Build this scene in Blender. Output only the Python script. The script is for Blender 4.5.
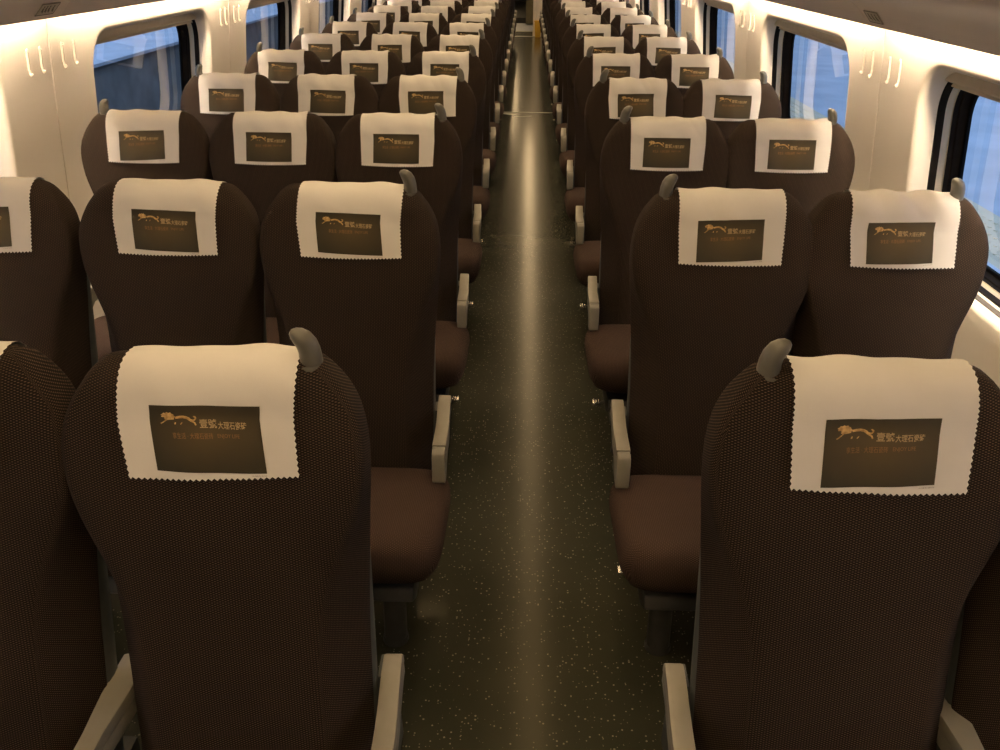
import bpy, bmesh, math, random
import numpy as np
from mathutils import Vector, Matrix, noise
from mathutils.bvhtree import BVHTree

# ------------------------------------------------------------------ clear
for o in list(bpy.data.objects):
    bpy.data.objects.remove(o, do_unlink=True)
S = bpy.context.scene
COL = S.collection
rnd = random.Random(7)

# ------------------------------------------------------------------ camera
PITCH, YAW, ROLL = 0.4778, 0.0263, 0.0085
CAMX, CAMZ = -0.0285, 1.70
fw = Vector((-math.sin(YAW) * math.cos(PITCH), math.cos(YAW) * math.cos(PITCH), -math.sin(PITCH)))
rt = Vector((math.cos(YAW), math.sin(YAW), 0.0))
up = rt.cross(fw)
rr = rt * math.cos(ROLL) + up * math.sin(ROLL)
uu = -rt * math.sin(ROLL) + up * math.cos(ROLL)
cd = bpy.data.cameras.new('camera')
cam = bpy.data.objects.new('camera', cd)
COL.objects.link(cam)
cam.matrix_world = Matrix(((rr.x, uu.x, -fw.x, CAMX), (rr.y, uu.y, -fw.y, 0.0), (rr.z, uu.z, -fw.z, CAMZ), (0, 0, 0, 1)))
cd.sensor_width = 36.0
cd.lens = 29.916
cd.clip_start = 0.02
cd.clip_end = 400
S.camera = cam

# ------------------------------------------------------------------ world, exposure, light levels
S.view_settings.view_transform = 'Standard'
S.view_settings.look = 'None'
S.view_settings.gamma = 1.0
S.view_settings.use_curve_mapping = False
S.view_settings.exposure = 0.0
SKY_STRENGTH = 1.3
COVE_STRENGTH = 150.0
CEIL_STRENGTH = 11.0
CEIL_SIDE_STRENGTH = 11.0
VEST_STRENGTH = 16.0
WARM = (1.0, 0.80, 0.56)
WARM_CEIL = (1.0, 0.70, 0.37)

w = bpy.data.worlds.new('dusk_sky')
S.world = w
w.use_nodes = True
nt = w.node_tree
bg = nt.nodes['Background']
tc = nt.nodes.new('ShaderNodeTexCoord')
sep = nt.nodes.new('ShaderNodeSeparateXYZ')
cr = nt.nodes.new('ShaderNodeValToRGB')
cr.color_ramp.elements[0].position = 0.0
cr.color_ramp.elements[0].color = (0.50, 0.68, 1.0, 1)
cr.color_ramp.elements[1].position = 0.7
cr.color_ramp.elements[1].color = (0.40, 0.60, 1.0, 1)
nt.links.new(tc.outputs['Generated'], sep.inputs[0])
nt.links.new(sep.outputs['Z'], cr.inputs[0])
nt.links.new(cr.outputs[0], bg.inputs['Color'])
bg.inputs['Strength'].default_value = SKY_STRENGTH

# ------------------------------------------------------------------ materials
def mat(name, col, rough=0.5, spec=0.5, metal=0.0, emit=None, estr=0.0):
    m = bpy.data.materials.new(name)
    m.use_nodes = True
    b = m.node_tree.nodes['Principled BSDF']
    b.inputs['Base Color'].default_value = (*col, 1)
    b.inputs['Roughness'].default_value = rough
    b.inputs['Specular IOR Level'].default_value = spec
    b.inputs['Metallic'].default_value = metal
    if emit:
        b.inputs['Emission Color'].default_value = (*emit, 1)
        b.inputs['Emission Strength'].default_value = estr
    return m

def N(m, t, **kw):
    n = m.node_tree.nodes.new(t)
    for k, v in kw.items():
        setattr(n, k, v)
    return n

def noise_tint(m, c1, c2, scale, bump=0.0, bscale=None, detail=4):
    """fine grain: mixes two close colours by a noise, with slight relief"""
    L = m.node_tree.links
    b = m.node_tree.nodes['Principled BSDF']
    t = N(m, 'ShaderNodeTexCoord')
    n = N(m, 'ShaderNodeTexNoise')
    n.inputs['Scale'].default_value = scale
    n.inputs['Detail'].default_value = detail
    r = N(m, 'ShaderNodeValToRGB')
    r.color_ramp.elements[0].position = 0.35
    r.color_ramp.elements[0].color = (*c1, 1)
    r.color_ramp.elements[1].position = 0.68
    r.color_ramp.elements[1].color = (*c2, 1)
    L.new(t.outputs['Object'], n.inputs['Vector'])
    L.new(n.outputs['Fac'], r.inputs[0])
    L.new(r.outputs[0], b.inputs['Base Color'])
    if bump:
        n2 = N(m, 'ShaderNodeTexNoise')
        n2.inputs['Scale'].default_value = bscale or scale * 3
        bp = N(m, 'ShaderNodeBump')
        bp.inputs['Strength'].default_value = bump
        bp.inputs['Distance'].default_value = 0.002
        L.new(t.outputs['Object'], n2.inputs['Vector'])
        L.new(n2.outputs['Fac'], bp.inputs['Height'])
        L.new(bp.outputs[0], b.inputs['Normal'])
    return m

def fabric(name, dark, mid, light):
    """brown honeycomb weave: pale knots on a dark ground, from UVs in metres"""
    m = mat(name, mid, 0.9, 0.12)
    L = m.node_tree.links
    b = m.node_tree.nodes['Principled BSDF']
    uv = N(m, 'ShaderNodeUVMap')
    sp = N(m, 'ShaderNodeSeparateXYZ')
    L.new(uv.outputs[0], sp.inputs[0])
    outs = []
    for ax, per in (('X', 0.0087), ('Y', 0.0041)):
        mu = N(m, 'ShaderNodeMath', operation='MULTIPLY')
        mu.inputs[1].default_value = 2 * math.pi / per
        L.new(sp.outputs[ax], mu.inputs[0])
        c = N(m, 'ShaderNodeMath', operation='COSINE')
        L.new(mu.outputs[0], c.inputs[0])
        outs.append(c)
    ad = N(m, 'ShaderNodeMath', operation='MULTIPLY')
    L.new(outs[0].outputs[0], ad.inputs[0]); L.new(outs[1].outputs[0], ad.inputs[1])
    mr = N(m, 'ShaderNodeMapRange')
    mr.inputs['From Min'].default_value = -0.7
    mr.inputs['From Max'].default_value = 1.0
    L.new(ad.outputs[0], mr.inputs['Value'])
    r = N(m, 'ShaderNodeValToRGB')
    e = r.color_ramp.elements
    e[0].position = 0.25; e[0].color = (*dark, 1)
    e[1].position = 0.95; e[1].color = (*light, 1)
    x = e.new(0.62); x.color = (*mid, 1)
    L.new(mr.outputs[0], r.inputs[0])
    # broad wear
    t = N(m, 'ShaderNodeTexCoord')
    n = N(m, 'ShaderNodeTexNoise'); n.inputs['Scale'].default_value = 5.0
    L.new(t.outputs['Object'], n.inputs['Vector'])
    m2 = N(m, 'ShaderNodeMapRange')
    m2.inputs['To Min'].default_value = 0.8; m2.inputs['To Max'].default_value = 1.2
    L.new(n.outputs['Fac'], m2.inputs['Value'])
    mx = N(m, 'ShaderNodeMix', data_type='RGBA', blend_type='MULTIPLY')
    mx.inputs[0].default_value = 1.0
    L.new(r.outputs[0], mx.inputs['A']); L.new(m2.outputs[0], mx.inputs['B'])
    L.new(mx.outputs['Result'], b.inputs['Base Color'])
    bp = N(m, 'ShaderNodeBump')
    bp.inputs['Strength'].default_value = 0.5
    bp.inputs['Distance'].default_value = 0.0008
    L.new(mr.outputs[0], bp.inputs['Height'])
    L.new(bp.outputs[0], b.inputs['Normal'])
    return m

M = {}
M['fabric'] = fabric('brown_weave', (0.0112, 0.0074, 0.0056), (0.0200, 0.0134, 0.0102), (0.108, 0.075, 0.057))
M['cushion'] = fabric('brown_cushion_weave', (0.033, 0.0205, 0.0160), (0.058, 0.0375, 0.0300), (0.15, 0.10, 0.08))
M['shell'] = noise_tint(mat('blue_grey_plastic', (0.055, 0.063, 0.062), 0.5), (0.05, 0.058, 0.057), (0.06, 0.068, 0.067), 40)
M['arm'] = noise_tint(mat('warm_grey_plastic', (0.24, 0.23, 0.20), 0.42), (0.23, 0.22, 0.19), (0.25, 0.24, 0.21), 30, 0.05, 400)
M['arm_cap'] = noise_tint(mat('warm_grey_arm_top', (0.25, 0.235, 0.20), 0.38), (0.24, 0.225, 0.19), (0.26, 0.245, 0.21), 30, 0.05, 400)
M['grip'] = noise_tint(mat('grey_grip_plastic', (0.105, 0.10, 0.085), 0.35), (0.10, 0.095, 0.08), (0.112, 0.107, 0.092), 30)
M['collar'] = noise_tint(mat('dark_grip_collar', (0.06, 0.057, 0.05), 0.5), (0.055, 0.052, 0.045), (0.065, 0.06, 0.053), 30)
M['dark'] = noise_tint(mat('dark_seat_frame', (0.025, 0.025, 0.024), 0.5), (0.02, 0.02, 0.02), (0.03, 0.03, 0.029), 25)
M['chrome'] = noise_tint(mat('pedal_chrome', (0.75, 0.74, 0.72), 0.25, metal=1.0), (0.7, 0.69, 0.67), (0.8, 0.79, 0.77), 60)
M['cover'] = noise_tint(mat('white_cover_cloth', (0.70, 0.685, 0.67), 0.9, 0.1), (0.69, 0.675, 0.66), (0.715, 0.70, 0.685), 14, 0.12, 900)
M['wall'] = noise_tint(mat('cream_wall_plastic', (0.83, 0.755, 0.65), 0.42, 0.4), (0.82, 0.745, 0.64), (0.845, 0.77, 0.665), 3, 0.04, 300)
M['wallback'] = noise_tint(mat('shadow_gap', (0.12, 0.10, 0.08), 0.8), (0.11, 0.09, 0.07), (0.13, 0.11, 0.09), 20)
M['rack'] = noise_tint(mat('beige_rack_panel', (0.74, 0.65, 0.57), 0.45, 0.4), (0.73, 0.64, 0.56), (0.75, 0.66, 0.58), 3)
M['seal'] = noise_tint(mat('black_window_seal', (0.012, 0.010, 0.008), 0.6, 0.06), (0.010, 0.008, 0.0065), (0.014, 0.0115, 0.009), 30)
M['rail'] = noise_tint(mat('cream_blind_rail', (0.60, 0.52, 0.38), 0.45), (0.58, 0.50, 0.365), (0.62, 0.54, 0.395), 20)
M['ceiling'] = noise_tint(mat('ceiling_white', (0.80, 0.77, 0.70), 0.5), (0.79, 0.76, 0.69), (0.81, 0.78, 0.71), 3)
M['hook'] = noise_tint(mat('white_hook', (0.70, 0.63, 0.53), 0.3), (0.69, 0.62, 0.52), (0.71, 0.64, 0.54), 30)
M['plate'] = noise_tint(mat('plate_beige', (0.50, 0.45, 0.36), 0.45), (0.49, 0.44, 0.35), (0.51, 0.46, 0.37), 20)
M['plate_ink'] = noise_tint(mat('plate_ink', (0.14, 0.13, 0.10), 0.6), (0.13, 0.12, 0.09), (0.15, 0.14, 0.11), 20)
M['steel'] = noise_tint(mat('sill_steel', (0.62, 0.60, 0.55), 0.35, metal=0.8), (0.58, 0.56, 0.51), (0.66, 0.64, 0.59), 20)
M['yellow'] = noise_tint(mat('yellow_plastic', (0.62, 0.36, 0.03), 0.5), (0.60, 0.34, 0.025), (0.64, 0.38, 0.035), 15)
M['white'] = noise_tint(mat('white_plastic', (0.7, 0.68, 0.62), 0.5), (0.68, 0.66, 0.6), (0.72, 0.7, 0.64), 15)
M['olive'] = noise_tint(mat('olive_panel', (0.20, 0.18, 0.11), 0.6), (0.18, 0.16, 0.10), (0.22, 0.20, 0.125), 6)
M['vest_floor'] = noise_tint(mat('vestibule_plate', (0.40, 0.44, 0.56), 0.35), (0.36, 0.40, 0.51), (0.44, 0.48, 0.61), 8)
M['plat'] = noise_tint(mat('platform_paving', (0.62, 0.66, 0.70), 0.55), (0.55, 0.59, 0.63), (0.70, 0.74, 0.78), 1.4, 0.1, 12)
M['tactile'] = noise_tint(mat('pale_edge_paving', (0.93, 0.78, 0.50), 0.6), (0.88, 0.73, 0.46), (0.96, 0.81, 0.54), 4)
M['plat_side'] = noise_tint(mat('platform_side', (0.29, 0.27, 0.235), 0.7), (0.24, 0.22, 0.19), (0.34, 0.32, 0.28), 2.5)
M['edge_white'] = noise_tint(mat('platform_edge_paint', (0.85, 0.87, 0.90), 0.5), (0.82, 0.84, 0.87), (0.88, 0.90, 0.92), 6)
M['ballast'] = noise_tint(mat('track_ballast', (0.10, 0.11, 0.13), 0.9), (0.06, 0.065, 0.08), (0.15, 0.16, 0.18), 12, 0.6, 18)
M['print_brown'] = mat('printed_brown', (0.06, 0.045, 0.025), 0.65, 0.2)
M['print_gold'] = noise_tint(mat('printed_gold', (0.50, 0.30, 0.08), 0.5), (0.34, 0.20, 0.06), (0.70, 0.48, 0.20), 160)
M['print_pale'] = mat('printed_pale_gold', (0.46, 0.35, 0.20), 0.6, 0.2)
M['print_orange'] = mat('printed_dim_orange', (0.25, 0.14, 0.06), 0.6, 0.2)
M['print_ink'] = mat('printed_small_ink', (0.22, 0.20, 0.18), 0.6, 0.2)
M['cove'] = mat('cove_lamp', (1, 1, 1), 0.5, emit=WARM, estr=COVE_STRENGTH)
M['ceil_lamp'] = mat('ceiling_lamp', (1, 1, 1), 0.5, emit=WARM_CEIL, estr=CEIL_STRENGTH)
M['ceil_side'] = mat('ceiling_side_lamp', (1, 1, 1), 0.5, emit=WARM_CEIL, estr=CEIL_SIDE_STRENGTH)
M['vest_lamp'] = mat('vestibule_lamp', (1, 1, 1), 0.5, emit=WARM_CEIL, estr=VEST_STRENGTH)

def printed_brown():
    """the panel's own print: a paler warm glow in the middle of a dark olive-brown ground (UV 0..1)"""
    m = M['print_brown']; L = m.node_tree.links
    b = m.node_tree.nodes['Principled BSDF']
    uv = N(m, 'ShaderNodeUVMap')
    mp = N(m, 'ShaderNodeMapping')
    mp.inputs['Location'].default_value = (-0.52, -0.48, 0)
    L.new(uv.outputs[0], mp.inputs['Vector'])
    g = N(m, 'ShaderNodeTexGradient', gradient_type='SPHERICAL')
    mp.inputs['Scale'].default_value = (1.5, 1.9, 1)
    mp.inputs['Location'].default_value = (-0.52 * 1.5, -0.5 * 1.9, 0)
    L.new(mp.outputs[0], g.inputs['Vector'])
    r = N(m, 'ShaderNodeValToRGB')
    r.color_ramp.elements[0].color = (0.036, 0.031, 0.019, 1)
    r.color_ramp.elements[1].color = (0.092, 0.067, 0.033, 1)
    L.new(g.outputs['Fac'], r.inputs[0])
    L.new(r.outputs[0], b.inputs['Base Color'])
printed_brown()

def floor_mat():
    m = mat('speckled_vinyl', (0.05, 0.05, 0.04), 0.3, 0.5)
    L = m.node_tree.links
    b = m.node_tree.nodes['Principled BSDF']
    t = N(m, 'ShaderNodeTexCoord')
    n = N(m, 'ShaderNodeTexNoise'); n.inputs['Scale'].default_value = 3.0; n.inputs['Detail'].default_value = 5
    L.new(t.outputs['Object'], n.inputs['Vector'])
    r = N(m, 'ShaderNodeValToRGB')
    r.color_ramp.elements[0].position = 0.3; r.color_ramp.elements[0].color = (0.036, 0.037, 0.026, 1)
    r.color_ramp.elements[1].position = 0.7; r.color_ramp.elements[1].color = (0.049, 0.049, 0.034, 1)
    L.new(n.outputs['Fac'], r.inputs[0])
    v = N(m, 'ShaderNodeTexVoronoi'); v.inputs['Scale'].default_value = 125.0
    L.new(t.outputs['Object'], v.inputs['Vector'])
    # each cell: a random threshold decides whether it has a pale fleck
    wn = N(m, 'ShaderNodeSeparateColor')
    L.new(v.outputs['Color'], wn.inputs[0])
    sz = N(m, 'ShaderNodeMapRange'); sz.inputs['From Min'].default_value = 0.60; sz.inputs['From Max'].default_value = 1.0
    sz.inputs['To Min'].default_value = 0.0; sz.inputs['To Max'].default_value = 0.34
    L.new(wn.outputs[0], sz.inputs['Value'])
    lt = N(m, 'ShaderNodeMath', operation='LESS_THAN')
    L.new(v.outputs['Distance'], lt.inputs[0]); L.new(sz.outputs[0], lt.inputs[1])
    mx = N(m, 'ShaderNodeMix', data_type='RGBA')
    L.new(lt.outputs[0], mx.inputs[0])
    L.new(r.outputs[0], mx.inputs['A'])
    mx.inputs['B'].default_value = (0.24, 0.22, 0.17, 1)
    b.inputs['Specular Tint'].default_value = (1.0, 0.90, 0.66, 1)
    L.new(mx.outputs['Result'], b.inputs['Base Color'])
    n3 = N(m, 'ShaderNodeTexNoise'); n3.inputs['Scale'].default_value = 26.0; n3.inputs['Detail'].default_value = 3
    L.new(t.outputs['Object'], n3.inputs['Vector'])
    rr_ = N(m, 'ShaderNodeMapRange'); rr_.inputs['To Min'].default_value = 0.145; rr_.inputs['To Max'].default_value = 0.20
    b.inputs['Specular IOR Level'].default_value = 0.10
    L.new(n3.outputs['Fac'], rr_.inputs['Value'])
    L.new(rr_.outputs[0], b.inputs['Roughness'])
    n4 = N(m, 'ShaderNodeTexNoise'); n4.inputs['Scale'].default_value = 14.0
    bp = N(m, 'ShaderNodeBump'); bp.inputs['Strength'].default_value = 0.02; bp.inputs['Distance'].default_value = 0.002
    L.new(t.outputs['Object'], n4.inputs['Vector'])
    L.new(n4.outputs['Fac'], bp.inputs['Height'])
    return m
M['floor'] = floor_mat()

def glass_mat():
    m = bpy.data.materials.new('window_glass')
    m.use_nodes = True
    nt = m.node_tree; nt.nodes.clear(); L = nt.links
    out = nt.nodes.new('ShaderNodeOutputMaterial')
    tr = nt.nodes.new('ShaderNodeBsdfTransparent'); tr.inputs[0].default_value = (0.80, 0.86, 0.92, 1)
    gl = nt.nodes.new('ShaderNodeBsdfGlossy'); gl.inputs['Roughness'].default_value = 0.01
    fr = nt.nodes.new('ShaderNodeFresnel'); fr.inputs[0].default_value = 1.6
    mu = nt.nodes.new('ShaderNodeMath'); mu.operation = 'MULTIPLY'; mu.inputs[1].default_value = 1.6; mu.use_clamp = True
    mx = nt.nodes.new('ShaderNodeMixShader')
    L.new(fr.outputs[0], mu.inputs[0]); L.new(mu.outputs[0], mx.inputs[0])
    L.new(tr.outputs[0], mx.inputs[1]); L.new(gl.outputs[0], mx.inputs[2])
    L.new(mx.outputs[0], out.inputs[0])
    return m
M['glass'] = glass_mat()

# ------------------------------------------------------------------ mesh helpers
def mesh(name, verts, faces, mats, smooth=False, uvs=None, fm=None):
    me = bpy.data.meshes.new(name)
    me.from_pydata([tuple(v) for v in verts], [], faces)
    for m in (mats if isinstance(mats, (list, tuple)) else [mats]):
        me.materials.append(m)
    if uvs is not None:
        ul = me.uv_layers.new(name='UVMap')
        li = np.zeros(len(me.loops), dtype=np.int32)
        me.loops.foreach_get('vertex_index', li)
        ul.data.foreach_set('uv', np.asarray(uvs, dtype=np.float32)[li].ravel())
    if fm is not None:
        me.polygons.foreach_set('material_index', fm)
    if smooth:
        me.polygons.foreach_set('use_smooth', [True] * len(me.polygons))
    me.update()
    return me

def link(name, me, parent=None, loc=(0, 0, 0)):
    o = bpy.data.objects.new(name, me)
    o.location = loc
    COL.objects.link(o)
    if parent:
        o.parent = parent
    return o

def tag(o, label=None, cat=None, group=None, kind=None):
    if label: o['label'] = label
    if cat: o['category'] = cat
    if group: o['group'] = group
    if kind: o['kind'] = kind
    return o

def box_vf(x0, x1, y0, y1, z0, z1):
    v = [(x0, y0, z0), (x1, y0, z0), (x1, y1, z0), (x0, y1, z0), (x0, y0, z1), (x1, y0, z1), (x1, y1, z1), (x0, y1, z1)]
    f = [(0, 3, 2, 1), (4, 5, 6, 7), (0, 1, 5, 4), (1, 2, 6, 5), (2, 3, 7, 6), (3, 0, 4, 7)]
    return v, f

class MB:
    def __init__(s): s.v, s.f = [], []
    def add(s, v, f):
        b = len(s.v); s.v += list(v); s.f += [tuple(i + b for i in q) for q in f]; return s
    def box(s, *a): return s.add(*box_vf(*a))
    def prism(s, poly, axis, a, b):
        """polygon (p,q) extruded along axis ('x': p=y q=z; 'y': p=x q=z; 'z': p=x q=y)"""
        mk = {'x': lambda p, q, t: (t, p, q), 'y': lambda p, q, t: (p, t, q), 'z': lambda p, q, t: (p, q, t)}[axis]
        n = len(poly)
        v = [mk(p, q, a) for p, q in poly] + [mk(p, q, b) for p, q in poly]
        f = [tuple(range(n - 1, -1, -1)), tuple(range(n, 2 * n))] + [(i, (i + 1) % n, n + (i + 1) % n, n + i) for i in range(n)]
        return s.add(v, f)
    def tube(s, pts, rad, n=10, flat=(1, 1)):
        pts = [Vector(p) for p in pts]
        if not hasattr(rad, '__len__'): rad = [rad] * len(pts)
        rings = []
        for i, p in enumerate(pts):
            d = (pts[min(i + 1, len(pts) - 1)] - pts[max(i - 1, 0)]).normalized()
            a = Vector((0, 1, 0)) if abs(d.y) < 0.9 else Vector((1, 0, 0))
            u_ = a.cross(d).normalized(); v_ = d.cross(u_)
            rings.append([p + u_ * math.cos(2 * math.pi * k / n) * rad[i] * flat[0] + v_ * math.sin(2 * math.pi * k / n) * rad[i] * flat[1] for k in range(n)])
        v = [tuple(q) for r in rings for q in r]
        f = []
        for i in range(len(rings) - 1):
            for k in range(n):
                f.append((i * n + k, i * n + (k + 1) % n, (i + 1) * n + (k + 1) % n, (i + 1) * n + k))
        f.append(tuple(range(n - 1, -1, -1)))
        f.append(tuple((len(rings) - 1) * n + k for k in range(n)))
        return s.add(v, f)
    def mesh(s, name, m, smooth=False, bevel=0.0, seg=2):
        me = mesh(name, s.v, s.f, m, smooth)
        bm = bmesh.new(); bm.from_mesh(me)
        bmesh.ops.recalc_face_normals(bm, faces=bm.faces)
        if bevel:
            es = [e for e in bm.edges if len(e.link_faces) == 2 and e.calc_face_angle(0) > 0.5]
            bmesh.ops.bevel(bm, geom=es, offset=bevel, segments=seg, profile=0.6, affect='EDGES', clamp_overlap=True)
        bm.to_mesh(me); bm.free()
        if bevel or smooth:
            me.polygons.foreach_set('use_smooth', [True] * len(me.polygons))
            try: me.set_sharp_from_angle(angle=math.radians(40))
            except Exception: pass
        return me

# ------------------------------------------------------------------ layout numbers
Y0, P = 1.0975, 0.98
NROW = 18
XC = -0.2615                                   # centre line of the carriage
YEND = Y0 + 18 * P                             # end wall
YBACK = Y0 - 4 * P
WALLZ = [0.0, 0.30, 0.55, 0.83, 0.93, 1.20, 1.45, 1.62]
WALLW = [1.48, 1.515, 1.515, 1.506, 1.498, 1.469, 1.442, 1.42]
XW = {-1: XC + .017, 1: XC}          # the walls' own centre lines
XR = {-1: XC + .012, 1: XC}          # the racks'
def W(z): return float(np.interp(z, WALLZ, WALLW))
def bayY(j): return Y0 + 2 * P * j

# ------------------------------------------------------------------ floor, ceiling, walls
fl = MB().box(-1.85, 1.33, YBACK, YEND - 0.06, -0.05, 0.0)
tag(link('floor', fl.mesh('floor', M['floor'])), kind='structure')

def ceil_poly(t):
    pts = [(1.40, 1.60), (1.385, 1.80), (1.22, 2.05), (0.85, 2.19), (0.4, 2.24)]
    full = [(XC - a, b + t) for a, b in pts] + [(XC + a, b + t) for a, b in reversed(pts)]
    return full
cm = MB()
a = ceil_poly(0); n = len(a)
for i in range(n - 1):
    (x0, z0), (x1, z1) = a[i], a[i + 1]
    cm.add([(x0, YBACK, z0), (x1, YBACK, z1), (x1, YEND, z1), (x0, YEND, z0),
            (x0, YBACK, z0 + .03), (x1, YBACK, z1 + .03), (x1, YEND, z1 + .03), (x0, YEND, z0 + .03)],
           [(0, 3, 2, 1), (4, 5, 6, 7), (0, 1, 5, 4), (1, 2, 6, 5), (2, 3, 7, 6), (3, 0, 4, 7)])
tag(link('ceiling', cm.mesh('ceiling', M['ceiling'])), kind='structure')

HC, HH, HW, HR = 1.095, 0.302, 0.672, 0.15       # window opening: centre height, half height, half width, corner radius
def rrect(inset, nn=12):
    """rounded rectangle points (dy,dz), counter-clockwise, 4*(nn+1)+sides"""
    r = max(HR - inset * 0.6, 0.03); hw = HW - inset; hh = HH - inset
    pts = []
    for cx, cz, a0 in ((hw - r, hh - r, 0), (-(hw - r), hh - r, 90), (-(hw - r), -(hh - r), 180), (hw - r, -(hh - r), 270)):
        for k in range(nn + 1):
            t = math.radians(a0 + 90 * k / nn)
            pts.append((cx + r * math.cos(t), cz + r * math.sin(t)))
    # extra points along straight sides
    out = []
    for i, p in enumerate(pts):
        out.append(p)
        if (i + 1) % (nn + 1) == 0:
            q = pts[(i + 1) % len(pts)]
            for k in (0.25, 0.5, 0.75):
                out.append((p[0] + (q[0] - p[0]) * k, p[1] + (q[1] - p[1]) * k))
    return out
ZLO, ZHI = 0.0, 1.615
def rect_ring():
    """points on the bay's edge matched to the hole's points"""
    hw = P - 0.0022
    out = []
    for (a, b) in rrect(0.0):
        ta = hw / abs(a) if abs(a) > 1e-6 else 1e9
        lim = (ZHI - HC) if b > 0 else (HC - ZLO)
        # project each coordinate onto rectangle with corner-preserving scaling
        u_, v_ = a / HW, b / HH
        m_ = max(abs(u_), abs(v_))
        u_, v_ = u_ / m_, v_ / m_
        out.append((u_ * hw, v_ * lim))
    # snap nearest to corners
    for sx in (1, -1):
        for lz in (ZHI - HC, -(HC - ZLO)):
            k = min(range(len(out)), key=lambda i: (out[i][0] - sx * hw) ** 2 + (out[i][1] - lz) ** 2)
            out[k] = (sx * hw, lz)
    return out

def on_wall(side, dy, z, d):
    return (side * (W(z) + d), dy, z)

def panel_mesh(side):
    H = rrect(0.0); R = rect_ring(); n = len(H)
    rings = []
    edge = [(R[i][0], R[i][1]) for i in range(n)]
    rings.append([on_wall(side, a, HC + b, 0.014) for a, b in edge])          # turned-back edge
    for t in (1.0, 0.86, 0.7, 0.52, 0.36, 0.22, 0.12, 0.05):
        rings.append([on_wall(side, H[i][0] + (R[i][0] - H[i][0]) * t, HC + H[i][1] + (R[i][1] - H[i][1]) * t, 0.0) for i in range(n)])
    for d, ins in ((0.0, -0.004), (0.0012, 0.0015), (0.004, 0.0055), (0.010, 0.0095), (0.020, 0.0125), (0.045, 0.0165), (0.064, 0.019)):
        rings.append([on_wall(side, a, HC + b, d) for a, b in rrect(ins)])
    v = [p for r in rings for p in r]
    f = []
    for i in range(len(rings) - 1):
        for k in range(n):
            q = (i * n + k, i * n + (k + 1) % n, (i + 1) * n + (k + 1) % n, (i + 1) * n + k)
            f.append(q if side < 0 else q[::-1])
    me = mesh('wall_panel', v, f, M['wall'], True)
    bm = bmesh.new(); bm.from_mesh(me); bmesh.ops.recalc_face_normals(bm, faces=bm.faces); bm.to_mesh(me); bm.free()
    me.set_sharp_from_angle(angle=math.radians(50))
    return me

def ring_mesh(name, side, steps, m):
    """a band round the window: list of (depth, inset)"""
    rings = [[on_wall(side, a, HC + b, d) for a, b in rrect(ins)] for d, ins in steps]
    n = len(rings[0])
    v = [p for r in rings for p in r]
    f = [(i * n + k, i * n + (k + 1) % n, (i + 1) * n + (k + 1) % n, (i + 1) * n + k) for i in range(len(rings) - 1) for k in range(n)]
    me = mesh(name, v, f, m, True)
    bm = bmesh.new(); bm.from_mesh(me); bmesh.ops.recalc_face_normals(bm, faces=bm.faces); bm.to_mesh(me); bm.free()
    me.set_sharp_from_angle(angle=math.radians(35))
    return me

def pane_mesh(side):
    r = rrect(0.036)
    zs = [HC + b for a, b in r]
    dpt = 0.151
    v = [on_wall(side, a, HC + b, dpt) for a, b in r] + [on_wall(side, 0, HC, dpt)]
    v = []
    x_lo, x_hi = W(HC - HH) + dpt, W(HC + HH) + dpt
    for t in (0.0, 0.006):
        for a, b in r:
            z = HC + b
            x = x_lo + (x_hi - x_lo) * (z - (HC - HH)) / (2 * HH)
            v.append((side * (x + t), a, z))
    n = len(r)
    f = [tuple(range(n)) if side < 0 else tuple(range(n - 1, -1, -1))]
    return mesh('pane', v[:n], f, M['glass'])

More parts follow.
